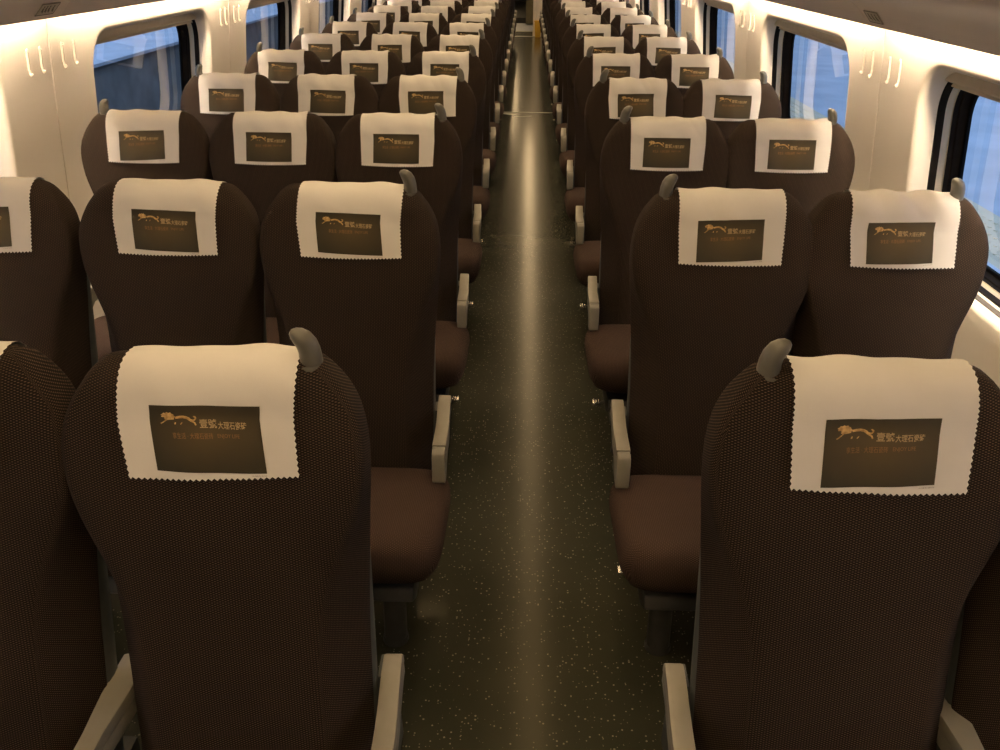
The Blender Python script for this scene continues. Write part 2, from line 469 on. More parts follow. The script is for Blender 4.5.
def wall_side(side, nm):
    root = MB()
    for j in range(-1, 9):
        ys = bayY(j)
        # shadow strip behind each joint
        prev = None
        for z0, z1 in ((0.0, 0.55), (0.55, 1.0), (1.0, 1.3), (1.3, 1.6)):
            x0, x1 = side * (W(z0) + .016), side * (W(z1) + .016)
            x0b, x1b = side * (W(z0) + .03), side * (W(z1) + .03)
            for (ya, yb) in ((ys - .28, ys + .28),):
                root.add([(x0, ya, z0), (x0b, ya, z0), (x0b, yb, z0), (x0, yb, z0), (x1, ya, z1), (x1b, ya, z1), (x1b, yb, z1), (x1, yb, z1)],
                         box_vf(0, 1, 0, 1, 0, 1)[1])
    for z0, z1 in ((0.0, 0.55), (0.55, 0.81), (1.42, 1.62)):
        x0, x1 = side * (W(z0) + .03), side * (W(z1) + .03)
        x0b, x1b = side * (W(z0) + .05), side * (W(z1) + .05)
        root.add([(x0, YBACK, z0), (x0b, YBACK, z0), (x0b, YEND, z0), (x0, YEND, z0), (x1, YBACK, z1), (x1b, YBACK, z1), (x1b, YEND, z1), (x1, YEND, z1)],
                 box_vf(0, 1, 0, 1, 0, 1)[1])
    # plain wall behind the photographer
    for z0, z1 in zip(WALLZ[:-1], WALLZ[1:]):
        root.add([(side * W(z0), YBACK, z0), (side * (W(z0) + .02), YBACK, z0), (side * (W(z0) + .02), bayY(-1) - .004, z0), (side * W(z0), bayY(-1) - .004, z0),
                  (side * W(z1), YBACK, z1), (side * (W(z1) + .02), YBACK, z1), (side * (W(z1) + .02), bayY(-1) - .004, z1), (side * W(z1), bayY(-1) - .004, z1)],
                 box_vf(0, 1, 0, 1, 0, 1)[1])
    wl = tag(link(nm, root.mesh(nm, M['wallback']), loc=(XW[side], 0, 0)), kind='structure')
    pm = panel_mesh(side)
    sm1 = ring_mesh('outer_seal', side, [(0.060, 0.0185), (0.062, 0.023), (0.082, 0.025)], M['seal'])
    sm2 = ring_mesh('blind_rail', side, [(0.080, 0.0235), (0.0815, 0.0205), (0.104, 0.0225), (0.106, 0.0255)], M['rail'])
    sm3 = ring_mesh('inner_seal', side, [(0.1045, 0.0235), (0.122, 0.025), (0.124, 0.029), (0.148, 0.032), (0.150, 0.042), (0.158, 0.044)], M['seal'])
    pn = pane_mesh(side)
    ztop = HC + HH - 0.018
    bb = MB()
    xi = W(ztop) + 0.050
    bb.prism([(side * (xi), ztop), (side * (xi), ztop - .030), (side * (xi + .006), ztop - .036), (side * (xi + .020), ztop - .036), (side * (xi + .026), ztop - .030), (side * (xi + .026), ztop)], 'y', -HW + .055, HW - .055)
    bbm = bb.mesh('blind_bar', M['rail'], bevel=0.003)
    bl = MB().box(*sorted((side * (xi + .028), side * (xi + .034))), -HW + .06, HW - .06, ztop - .052, ztop + .004)
    blm = bl.mesh('blind_fabric', M['rail'], bevel=0.001)
    k = 0
    for j in range(-1, 9):
        yc = bayY(j) + P
        o = link('wall_panel', pm, wl, (0, yc, 0))
        win = bpy.data.objects.new('window_%d' % (wall_side.n), None)
        wall_side.n += 1
        win.location = (XW[side], yc, 0)
        COL.objects.link(win)
        tag(win, kind='structure')
        link('outer_seal', sm1, win); link('blind_rail', sm2, win); link('inner_seal', sm3, win); link('pane', pn, win)
        link('blind_bar', bbm, win); link('blind_fabric', blm, win)
    return wl
wall_side.n = 1
wall_side(-1, 'wall_left')
wall_side(1, 'wall_right')

# end walls
ew = MB()
DX0, DX1, DZ = -0.74, 0.10, 1.95
ew.box(-1.80, DX0, YEND - .04, YEND + .06, 0, 2.3)
ew.box(DX1 + .42, 1.30, YEND - .04, YEND + .06, 0, 2.3)
ew.box(DX0, DX1 + .42, YEND - .04, YEND + .06, DZ, 2.3)
tag(link('wall_end', ew.mesh('wall_end', M['wall'], bevel=.006)), kind='structure')
rw = MB().box(-1.85, 1.33, YBACK - .06, YBACK - .001, 0, 2.3)
tag(link('wall_back', rw.mesh('wall_back', M['wall'])), kind='structure')
# sliding door leaf half drawn across the doorway
dl = bpy.data.objects.new('door_1', None); dl.location = (DX1, YEND + .01, 0); COL.objects.link(dl); tag(dl, kind='structure')
d1 = MB().box(0.0, .06, -.02, .02, .005, DZ - .01)
link('door_stile', d1.mesh('door_stile', M['wall'], bevel=.005), dl)
d2 = MB().box(.062, .215, -.015, .015, .005, DZ - .01)
link('door_panel', d2.mesh('door_panel', M['wall'], bevel=.004), dl)
d3 = MB().box(.219, .42, -.02, .02, .005, DZ - .01)
link('door_panel', d3.mesh('door_panel', M['olive'], bevel=.004), dl)
# thresholds and floor joint
t1 = MB().box(-.74, .52, YEND - .06, YEND - .02, 0.0, .006)
tag(link('trim_1', t1.mesh('trim_1', M['steel'], bevel=.002)), kind='structure')
t2 = MB().box(-.74, .10, YEND + 1.05, YEND + 1.12, -.02, .006)
tag(link('trim_2', t2.mesh('trim_2', M['steel'], bevel=.002)), kind='structure')
t3 = MB().box(-.44, .44, 9.80, 9.825, -.001, .0025)
tag(link('trim_3', t3.mesh('trim_3', M['steel'], bevel=.001)), kind='structure')
# vestibule
vf = MB().box(-1.80, 1.30, YEND - .06, YEND + 1.05, -.05, 0.0)
tag(link('floor_vestibule', vf.mesh('floor_vestibule', M['floor'])), kind='structure')
vf2 = MB().box(-1.80, 1.30, YEND + 1.05, YEND + 3.2, -.05, 0.002)
tag(link('floor_gangway', vf2.mesh('floor_gangway', M['vest_floor'])), kind='structure')
vf3 = MB().box(-1.80, 1.30, YEND + 3.2, YEND + 12, -.05, 0.0)
tag(link('floor_next_car', vf3.mesh('floor_next_car', M['dark'])), kind='structure')
vw = MB()
vw.box(-1.86, -1.80, YEND, YEND + 12, 0, 2.3); vw.box(1.30, 1.36, YEND, YEND + 12, 0, 2.3); vw.box(-1.86, 1.36, YEND + 12, YEND + 12.06, 0, 2.3)
vw.box(-1.80, -.78, YEND + 3.3, YEND + 3.4, 0, 2.3); vw.box(.30, 1.30, YEND + 3.3, YEND + 3.4, 0, 2.3)
vw.box(-.78, .30, YEND + 3.3, YEND + 3.4, 0, .12)
tag(link('wall_vestibule', vw.mesh('wall_vestibule', M['dark'])), kind='structure')
vc = MB().box(-1.86, 1.36, YEND + .06, YEND + 12, 2.25, 2.3)
tag(link('ceiling_vestibule', vc.mesh('ceiling_vestibule', M['ceiling'])), kind='structure')
cb = bpy.data.objects.new('service_cabinet', None); cb.location = (.02, YEND + 2.9, 0); COL.objects.link(cb)
tag(cb, 'olive service cabinet standing beyond the end doorway', 'cabinet')
link('body', MB().box(-.07, .25, -.1, .28, .02, 1.7).mesh('cabinet_body', M['olive'], bevel=.01), cb)
link('door', MB().box(-.05, .23, -.115, -.101, .06, 1.66).mesh('cabinet_door', M['olive'], bevel=.004), cb)
# yellow litter bin by the doorway
yb = bpy.data.objects.new('litter_bin', None); yb.location = (.205, YEND - .13, 0); COL.objects.link(yb)
tag(yb, 'small yellow plastic bin on the floor at the far end of the aisle', 'bin')
bnm = MB().prism([(-.055, 0), (.055, 0), (.072, .30), (-.072, .30)], 'y', -.07, .07).mesh('bin_body', M['yellow'], bevel=.008)
link('body', bnm, yb)
link('rim', MB().box(-.078, .078, -.076, .076, .295, .315).mesh('bin_rim', M['yellow'], bevel=.006), yb)
hp = [(-.06 + .12 * t, 0, .315 + .11 * math.sin(math.pi * t)) for t in [i / 10 for i in range(11)]]
link('handle', MB().tube(hp, .007, 8).mesh('bin_handle', M['white'], True), yb)

# ------------------------------------------------------------------ luggage racks with their cove lamps
RPROF = [(1.385, 1.468), (1.366, 1.490), (1.342, 1.516), (1.312, 1.540), (1.27, 1.559), (1.20, 1.577), (1.05, 1.602), (.93, 1.622), (.875, 1.640), (.858, 1.665),
         (.872, 1.690), (.90, 1.690), (.93, 1.660), (1.20, 1.625), (1.34, 1.600), (1.384, 1.560), (1.391, 1.50), (1.391, 1.472)]
def rack(side, nm_label):
    root = bpy.data.objects.new('luggage_rack', None); root.location = (XR[side], 0, 0); COL.objects.link(root)
    tag(root, nm_label, 'luggage rack', 'overhead luggage racks')
    pm = MB().prism([(side * a, b) for a, b in RPROF], 'y', -P + .0018, P - .0018).mesh('rack_panel', M['rack'], bevel=0.0)
    pm.polygons.foreach_set('use_smooth', [True] * len(pm.polygons)); pm.set_sharp_from_angle(angle=math.radians(42))
    lm = MB().box(*sorted((side * 1.395, side * 1.417)), -P + .055, P - .055, 1.528, 1.535).mesh('lamp_tube', M['cove'])
    hm = MB().box(*sorted((side * 1.3935, side * 1.418)), -P, P, 1.5355, 1.550).mesh('lamp_housing', M['rack'])
    for j in range(-2, 9):
        y = bayY(j) + P
        link('rack_panel', pm, root, (0, y, 0)); link('lamp_tube', lm, root, (0, y, 0)); link('lamp_housing', hm, root, (0, y, 0))
    return root
rack(-1, 'long beige luggage rack along the top of the left wall')
rack(1, 'long beige luggage rack along the top of the right wall')

# ceiling lamps
for i, (x, m, lab) in enumerate(((XC + .335, 'ceil_lamp', 'long ceiling lamp strip above the aisle, over its middle'),
                                 (XC - .335, 'ceil_side', 'long ceiling lamp strip above the three-seat side'))):
    lp = bpy.data.objects.new('ceiling_lamp', None); lp.location = (x, 0, 0); COL.objects.link(lp)
    tag(lp, lab, 'lamp', 'ceiling lamp strips')
    dm = MB().box(-.045, .045, -P + .03, P - .03, 2.215, 2.225).mesh('lamp_diffuser', M[m])
    fm_ = MB().box(-.06, .06, -P, P, 2.226, 2.244).mesh('lamp_frame', M['ceiling'])
    for j in range(-2, 9):
        link('lamp_diffuser', dm, lp, (0, bayY(j) + P, 0)); link('lamp_frame', fm_, lp, (0, bayY(j) + P, 0))
vl = MB().box(-.42, -.34, YEND + .4, YEND + 9.0, 2.225, 2.249)
tag(link('vestibule_lamp', vl.mesh('vestibule_lamp', M['vest_lamp'])), 'lamp strip on the ceiling beyond the end doorway', 'lamp')

# ------------------------------------------------------------------ seat meshes
ZF = [0.385, 0.66, 0.76, 0.83, 0.89, 0.94, 1.00, 1.04, 1.07, 1.09, 1.115, 1.135, 1.145, 1.153]
WF = [0.142, 0.140, 0.151, 0.174, 0.203, 0.223, 0.234, 0.232, 0.225, 0.215, 0.199, 0.181, 0.168, 0.150]     # half width of the front face
WR = [0.216, 0.219, 0.223, 0.227, 0.228, 0.230, 0.230, 0.225, 0.217, 0.208, 0.193, 0.177, 0.165, 0.150]     # half width at the rear
YZ = [0.385, 0.60, 0.80, 0.95, 1.05, 1.09]
YF = [-.212, -.166, -.120, -.086, -.060, -.046]
ZS, ZTOP = 1.085, 1.153
def smooth_interp(z, a, b):
    return sum(float(np.interp(z + d, a, b)) * w_ for d, w_ in ((-.02, .2), (-.01, .2), (0, .2), (.01, .2), (.02, .2)))
def br_half(z, t):
    """half width at height z; t = 0 front .. 1 rear"""
    f_ = smooth_interp if z < 1.12 else (lambda q, a, b: float(np.interp(q, a, b)))
    return f_(z, ZF, WF) * (1 - t) + f_(z, ZF, WR) * t
def br_prof(z):
    """centre y, half thickness of the backrest at height z"""
    th = float(np.interp(z, [.385, .6, .9, 1.09], [.046, .052, .054, .052]))
    yc = smooth_interp(min(z, 1.085), YZ, YF) + th
    if z > ZS:
        u_ = min((z - ZS) / (ZTOP - ZS), 1.0)
        th *= max(1 - u_ ** 2.6, 0.0) ** (1 / 2.6)
        yc += 0.012 * u_
    return yc, th
def sellipse(k, n, p):
    t = 2 * math.pi * k / n
    c, s_ = math.cos(t), math.sin(t)
    return math.copysign(abs(c) ** (2 / p), c), math.copysign(abs(s_) ** (2 / p), s_)

def loft(rings, cap0=True, cap1=True):
    n = len(rings[0]); v = [p for r in rings for p in r]; f = []
    for i in range(len(rings) - 1):
        for k in range(n):
            f.append((i * n + k, i * n + (k + 1) % n, (i + 1) * n + (k + 1) % n, (i + 1) * n + k))
    if cap0: f.append(tuple(range(n - 1, -1, -1)))
    if cap1: f.append(tuple((len(rings) - 1) * n + k for k in range(n)))
    return v, f

def backrest_mesh():
    n = 64
    zs = list(np.linspace(.385, 1.06, 30)) + [ZS - .012, ZS] + [ZS + (ZTOP - ZS) * math.sin(math.pi / 2 * t / 9) for t in range(1, 9)] + [ZTOP - 0.0002]
    rings, uvs = [], []
    vv = 0; prev = None
    for i, z in enumerate(zs):
        yc, th = br_prof(z)
        k_ = 1.0
        if i == 0: th *= .6; k_ = .97
        p = 7.0 if z < 1.04 else max(4.0, 7.0 - 3.0 * (z - 1.04) / .09)
        r = []
        for k in range(n):
            a, b = sellipse(k, n, p)
            r.append((a * br_half(z, min(1.0, (.5 + .5 * b) * 1.06)) * k_, yc + b * max(th, .001), z))
        rings.append(r)
        cur = Vector((0, yc - th, z))
        if prev is not None: vv += (cur - prev).length
        prev = cur
        for k in range(n):
            a, b = sellipse(k, n, p)
            x, y, _ = r[k]
            if abs(a) > .96:            # the side faces carry on round the edge
                uvs.append((math.copysign(abs(x) + (y - (yc - th)), x), vv))
            else:
                uvs.append((x, vv if y < yc else vv + 2 * th))
    v, f = loft(rings)
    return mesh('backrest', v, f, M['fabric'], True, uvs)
BR = backrest_mesh()

def shell_mesh():
    n = 32; rings = []
    for z in (.36, .40, .5, .6, .7, .8, .88, .94, .98, 1.0):
        yc, th = br_prof(z)
        t_ = max(0, (z - .88) / .12)
        hw = (.211 - .02 * max(0, (.5 - z)) - .06 * t_ * t_) 
        tk = .030 * (1 - .7 * t_ * t_)
        rings.append([(sellipse(k, n, 5)[0] * hw, yc + th - .004 + tk * .5 + sellipse(k, n, 5)[1] * tk, z) for k in range(n)])
    v, f = loft(rings)
    me = mesh('back_shell', v, f, M['shell'], True)
    me.set_sharp_from_angle(angle=math.radians(50))
    return me
SH = shell_mesh()

def cushion_mesh(x0, x1):
    n = 56; rings, uvs = [], []
    cx, hx = (x0 + x1) / 2, (x1 - x0) / 2
    cy, hy = -.392, .195
    lv = [(.285, .075), (.292, .045), (.31, .022), (.34, .007), (.37, .0), (.395, .002), (.412, .008), (.424, .017), (.432, .030), (.436, .05)]
    lv2 = [(.438, .75), (.440, .5), (.441, .25), (.4415, .02)]
    for z, ins in lv:
        r = []
        for k in range(n):
            a, b = sellipse(k, n, 7.0)
            slope = .010 * b            # seat falls a little to the rear
            r.append((cx + a * (hx - ins), cy + b * (hy - ins), z - slope))
        rings.append(r)
    base = rings[-1]
    for z, s_ in lv2:
        rings.append([(cx + (p[0] - cx) * s_, cy + (p[1] - cy) * s_, z - .010 * (p[1] - cy) * s_ / hy) for p in base])
    for i, r in enumerate(rings):
        for x, y, z in r:
            drop = (.43 - z) if i < 8 else 0
            ax, ay = (x - cx) / hx, (y - cy) / hy
            if abs(ax) > abs(ay): uvs.append((x + math.copysign(drop, ax), y))
            else: uvs.append((x, y + math.copysign(drop, ay)))
    v, f = loft(rings)
    v = [(x, y, z + .033) for x, y, z in v]
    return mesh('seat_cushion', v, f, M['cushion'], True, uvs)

def grip_mesh(s, gx):
    """horn-shaped grip on the shoulder; s = +1: on the +x shoulder, its tip leaning to the seat's middle"""
    mb = MB()
    pts = [(0, .006, 1.105), (.0012, .005, 1.128), (.0025, .004, 1.142), (.0025, .002, 1.154), (.0005, 0, 1.165), (-.0035, -.002, 1.1735), (-.009, -.004, 1.1795), (-.0145, -.005, 1.1825), (-.019, -.005, 1.1832), (-.0215, -.005, 1.1828)]
    rad = [.0192, .0184, .0170, .0162, .0158, .0150, .0132, .0106, .0070, .002]
    mb.tube([(s * (gx + a), b, c + .007) for a, b, c in pts], rad, 16, (1.0, 1.12))
    return mb.mesh('grip', M['grip'], True)
def collar_mesh(s, gx):
    mb = MB().tube([(s * gx, .003, 1.100), (s * gx, .003, 1.136), (s * (gx + .0005), .003, 1.1400), (s * (gx + .0005), .003, 1.1415)], [.0225, .0212, .0198, .0175], 16, (1, 1.15))
    return mb.mesh('grip_collar', M['collar'], True)

def arm_meshes(x, wd, waist, s):
    """side profile (y,z) extruded across x; the plan bends a little towards the front. s: which way the bend goes"""
    body = [(.0, .527), (-.268, .527), (-.270, .547), (-.284, .5475), (-.296, .540), (-.302, .525), (-.303, .455), (-.296, .449), (-.262, .450), (-.252, .462), (-.244, .478),
            (-.215, .493), (-.05, .497), (.0, .500)]
    cap = [(-.002, .528), (-.2675, .528), (-.2685, .548), (-.255, .5505), (-.05, .555), (-.012, .555), (-.002, .545)]
    out = []
    for nm, pr, m, w_ in (('armrest', body, 'arm', wd * .92), ('armrest_top', cap, 'arm_cap', wd)):
        me = MB().prism(pr, 'x', -w_ / 2, w_ / 2).mesh(nm, M[m], bevel=.0045, seg=2)
        bm = bmesh.new(); bm.from_mesh(me)
        # cross cuts so the plan can curve
        for yy in (-.02, -.06, -.10, -.14, -.18, -.22):
            bmesh.ops.bisect_plane(bm, geom=bm.verts[:] + bm.edges[:] + bm.faces[:], plane_co=(0, yy, 0), plane_no=(0, 1, 0))
        for v_ in bm.verts:
            y = v_.co.y
            t_ = min(max((.0 - y) / .2, 0), 1); t_ = t_ * t_ * (3 - 2 * t_)
            if waist:
                k_ = 1.0 - .28 * min(max((-.10 - y) / .08, 0), 1)
                v_.co.x = v_.co.x * k_ + s * .004 * t_
            else:
                v_.co.x = v_.co.x * (.96 + .06 * t_) + s * .009 * t_ - s * .003
            v_.co.x += x; v_.co.z += .008
        bm.to_mesh(me); bm.free()
        me.polygons.foreach_set('use_smooth', [True] * len(me.polygons)); me.set_sharp_from_angle(angle=math.radians(38))
        out.append(me)
    return out

def bracket_mesh(x):
    return MB().prism([(-.02, .515), (.035, .515), (.04, .30), (-.05, .30), (-.05, .36), (-.03, .44)], 'x', x - .012, x + .012).mesh('arm_bracket', M['shell'], bevel=.003)
def base_mesh():
    mb = MB().prism([(-.50, .285), (-.52, .255), (-.46, .215), (-.08, .215), (-.02, .30), (-.02, .345), (-.12, .345), (-.20, .285)], 'x', -.195, .195)
    return mb.mesh('seat_frame', M['dark'], bevel=.008)
def leg_mesh(x):
    mb = MB().tube([(x, -.385, 0.0), (x, -.385, .012), (x, -.385, .013), (x, -.36, .23)], [.036, .035, .032, .031], 16)
    return mb.mesh('leg', M['dark'], True)
def rear_leg_mesh(x):
    mb = MB().prism([(-.20, 0), (-.06, 0), (-.09, .23), (-.17, .23)], 'x', x - .02, x + .02)
    return mb.mesh('leg', M['dark'], bevel=.005)
def pedal_mesh(x, s):
    mb = MB()
    mb.box(*sorted((x, x + s * .030)), -.225, -.195, .098, .118)
    for i in range(3):
        mb.box(*sorted((x + s * (.004 + i * .009), x + s * (.008 + i * .009))), -.223, -.197, .118, .121)
    me = mb.mesh('foot_pedal', M['chrome'], bevel=.001)
    return me
def pedal_rod(x, s):
    return MB().tube([(x - s * .10, -.19, .20), (x - s * .06, -.20, .13), (x + s * .004, -.21, .108)], .006, 8).mesh('pedal_rod', M['dark'], True)

# ---- headrest covers draped on the backrest by casting rays at it
bvh = BVHTree.FromPolygons([v.co for v in BR.vertices], [tuple(p.vertices) for p in BR.polygons])
def on_back(x, q):
    """q<0: front, metres below the crown's start; 0..pi: over the crown; >pi: down the back"""
    zc = 1.075
    if q <= 0: o_, d_ = Vector((x, -.5, zc + q)), Vector((0, 1, 0))
    elif q < math.pi: 
        yc = br_prof(1.07)[0]
        dd = Vector((0, math.cos(q), -math.sin(q)))
        o_, d_ = Vector((x, yc, zc)) - dd * .4, dd
    else: o_, d_ = Vector((x, .5, zc - (q - math.pi))), Vector((0, -1, 0))
    h = bvh.ray_cast(o_, d_)
    if h[0] is None:
        return Vector((x, 0, zc)), Vector((0, 0, 1))
    nn = h[1]
    if nn.dot(d_) > 0: nn = -nn
    return h[0], nn

def cover_meshes(seed, dx, skew, pdx, ptilt):
    r_ = random.Random(seed)
    hw = .131
    nu = 58
    qs = list(np.linspace(-.084, 0, 20)) + list(np.linspace(0, math.pi, 46))[1:] + list(np.linspace(0, .06, 8))[1:]
    qs = qs[:65] + [math.pi + t for t in np.linspace(0, .06, 8)[1:]]
    ph = [r_.uniform(0, 6.28) for _ in range(6)]
    amp = .3 if seed < 30 else r_.uniform(.7, 1.2)
    def wob(x, q):
        below = max(0, -q)
        a = .0016 * math.sin(x * 38 + ph[0] + q * 1.3) + .0012 * math.sin(x * 71 + q * 2.2 + ph[1])
        if 0 < q < math.pi:
            # shallow slanting folds over the crown
            a += .0036 * amp * math.sin(x * 60 + q * 2.0 + ph[2]) * math.sin(q) ** 2
        return max(.0045 + a * .8 + below * .035, .0022)
    def place(x, q, lift=0.0):
        hgt = q if q < 0 else (-.11 * math.sin(q / 2) if q < math.pi else -.11)
        xx = x + dx + skew * hgt
        if q < 0: q = q - .004 * (1 - min(1, (x / hw) ** 2)) * (-q / .084)
        p, nn = on_back(xx, q)
        return p + nn * (wob(xx, q) + lift)
    v = []
    for i, q in enumerate(qs):
        for k in range(nu + 1):
            x = (-hw + 2 * hw * k / nu) * (1 + min(0, q) * .35)
            if k in (0, nu):
                x += (.0018 if i % 2 else -.0008) * (1 if k else -1)
            q2 = q
            if i == 0: q2 = q + (.0022 if k % 2 else -.0012)
            v.append(place(x, q2))
    n1 = nu + 1
    f = [(i * n1 + k, i * n1 + k + 1, (i + 1) * n1 + k + 1, (i + 1) * n1 + k) for i in range(len(qs) - 1) for k in range(nu)]
    uvs = None
    cm_ = mesh('headrest_cover', v, f, M['cover'], True)
    # printed panel: width .167, on the front from q=-.085 to just above the crown's start
    PW, PH = .164, .107
    def qmap(t):
        """t: metres up from the panel's foot -> q along the front and on over the crown"""
        base = -.0735
        if t <= -base: return base + t
        return (t + base) / .075
    def pplace(u_, v_, lift):
        x = (u_ - .5) * PW
        t = (1 - v_) * PH + ptilt * x
        return place(x + pdx, qmap(t), lift)
    pv, pf, pm_, puv = [], [], [], []
    gu, gv = 18, 14
    for j in range(gv + 1):
        for i in range(gu + 1):
            pv.append(pplace(i / gu, j / gv, .0009)); puv.append((i / gu, 1 - j / gv))
    for j in range(gv):
        for i in range(gu):
            pf.append((j * (gu + 1) + i, (j + 1) * (gu + 1) + i, (j + 1) * (gu + 1) + i + 1, j * (gu + 1) + i + 1)); pm_.append(0)
    for (vv, ff, mi) in PRINT:
        b = len(pv)
        for (a, c) in vv:
            pv.append(pplace(a, c, .0015)); puv.append((a, 1 - c))
        for q in ff:
            pf.append(tuple(i + b for i in q)); pm_.append(mi)
    pmesh = mesh('printed_panel', pv, pf, [M['print_brown'], M['print_gold'], M['print_pale'], M['print_orange'], M['print_ink']], True, puv, pm_)
    return cm_, pmesh

# ---- the print: words and the running lion, as flat polygons in panel coordinates (u right, v down)
PRINT = []
def add_text(body, u0, u1, v0, v1, mi, bold=0.0):
    cu = bpy.data.curves.new('lettering', 'FONT')
    cu.body = body; cu.resolution_u = 2; cu.offset = bold
    ob = bpy.data.objects.new('lettering', cu); COL.objects.link(ob)
    bpy.context.view_layer.update()
    dg = bpy.context.evaluated_depsgraph_get()
    me = bpy.data.meshes.new_from_object(ob.evaluated_get(dg))
    co = np.array([v_.co[:2] for v_ in me.vertices])
    if len(co):
        lo, hi = co.min(0), co.max(0)
        vs = [(u0 + (p[0] - lo[0]) / (hi[0] - lo[0]) * (u1 - u0), v1 - (p[1] - lo[1]) / (hi[1] - lo[1]) * (v1 - v0)) for p in co]
        fs = [tuple(p.vertices) for p in me.polygons]
        PRINT.append((vs, fs, mi))
    bpy.data.objects.remove(ob, do_unlink=True); bpy.data.curves.remove(cu); bpy.data.meshes.remove(me)
add_text('壹號', .455, .605, .285, .415, 2, .012)
add_text('大理石瓷砖', .615, .875, .325, .425, 2, .008)
add_text('享生活 · 大理石瓷砖', .20, .56, .475, .555, 3)
add_text('ENJOY LIFE', .60, .80, .485, .55, 3)
add_text('大理石瓷砖', .86, 1.0, 1.022, 1.040, 4)
def poly(pts, mi, x0=0, y0=0, sx=1, sy=1):
    vs = [(x0 + a * sx, y0 + b * sy) for a, b in pts]
    from mathutils.geometry import tessellate_polygon
    tr = tessellate_polygon([[Vector((a, b, 0)) for a, b in vs]])
    PRINT.append((vs, [tuple(t) for t in tr], mi))
# lion running to the left: mane and head, body, legs, tail
LX, LY, LW_, LH_ = .10, .12, .33, .26
for pts in (
    [(.02, .30), (.07, .20), (.10, .10), (.16, .12), (.19, .02), (.24, .10), (.30, .05), (.33, .16), (.38, .20), (.39, .32), (.43, .42), (.40, .56), (.40, .66), (.33, .68), (.26, .70), (.17, .72), (.12, .66), (.14, .54), (.10, .48), (.06, .50), (.03, .44), (.06, .38)],
    [(.17, .70), (.22, .70), (.14, .84), (.08, .92), (.02, .98), (.0, .94), (.07, .86), (.12, .78)],
    [(.42, .44), (.52, .36), (.64, .33), (.74, .38), (.82, .50), (.88, .68), (.97, .84), (1.0, .98), (.96, 1.0), (.93, .88), (.85, .80), (.80, .72), (.74, .60), (.64, .54), (.54, .56), (.44, .60)],
    [(.86, .62), (.93, .66), (.96, .56), (.93, .46), (.91, .38), (.95, .36), (1.0, .46), (1.0, .62), (.96, .74), (.90, .74)],
    [(.40, .90), (.43, .84), (.45, .86), (.44, .96), (.40, .97)],
    [(.56, .94), (.60, .86), (.63, .86), (.60, .94), (.57, .98)]):
    poly(pts, 1, LX, LY, LW_, LH_)

covers = [cover_meshes(11, .004, -.08, -.001, -.035), cover_meshes(23, .010, .0, -.003, .05), cover_meshes(31, .002, .02, -.004, .0),
          cover_meshes(47, -.006, .06, .008, -.02), cover_meshes(59, .004, -.05, -.008, .03)]

# ------------------------------------------------------------------ seats
COLS = {   # key: (x, aisle side +1/-1/0, cushion x0,x1)
    'A': (-1.410, 0, -.226, .228), 'B': (-.942, 0, -.232, .226), 'C': (-.482, 1, -.226, .270),
    'D': (.480, -1, -.270, .216), 'F': (.920, 0, -.216, .216)}
WORD = {'A': 'left window seat', 'B': 'left middle seat', 'C': 'left aisle seat', 'D': 'right aisle seat', 'F': 'right window seat'}
ORD = 'first second third fourth fifth sixth seventh eighth ninth tenth eleventh twelfth thirteenth fourteenth fifteenth sixteenth seventeenth eighteenth'.split()
kit = {}
BASE = base_mesh()
for c, (x, s, c0, c1) in COLS.items():
    parts = [('backrest', BR, None), ('back_shell', SH, None), ('seat_cushion', cushion_mesh(c0, c1), None), ('seat_frame', BASE, None)]
    lx = {'A': -.12, 'B': 0.0, 'C': .12, 'D': -.12, 'F': .12}[c]
    parts += [('leg', leg_mesh(lx), None), ('leg', rear_leg_mesh(lx), None)]
    gs = {'A': -1, 'B': 0, 'C': 1, 'D': -1, 'F': 1}[c]
    if gs:
        gx = {'A': .136, 'C': .154, 'D': .149, 'F': .138}[c]
        parts.append(('grip', grip_mesh(gs, gx), [('grip_collar', collar_mesh(gs, gx))]))
    if s:
        b_, t_ = arm_meshes(s * .2355, .036, False, s)
        parts.append(('armrest', b_, [('armrest_top', t_)]))
        b_, t_ = arm_meshes(-s * (.2345 if c == 'C' else .2185), .048, True, -s)
        parts.append(('armrest', b_, [('armrest_top', t_)]))
        for q in (1, -1):
            parts.append(('arm_bracket', bracket_mesh(q * s * .212), None))
        parts.append(('foot_pedal', pedal_mesh(s * .188, s), [('pedal_rod', pedal_rod(s * .188, s))]))
    elif c == 'A':
        b_, t_ = arm_meshes(-.2265, .045, False, -1); parts.append(('armrest', b_, [('armrest_top', t_)]))
    elif c == 'B':
        b_, t_ = arm_meshes(-.232, .048, True, -1); parts.append(('armrest', b_, [('armrest_top', t_)]))
    elif c == 'F':
        b_, t_ = arm_meshes(.2215, .045, False, 1); parts.append(('armrest', b_, [('armrest_top', t_)]))
    kit[c] = parts

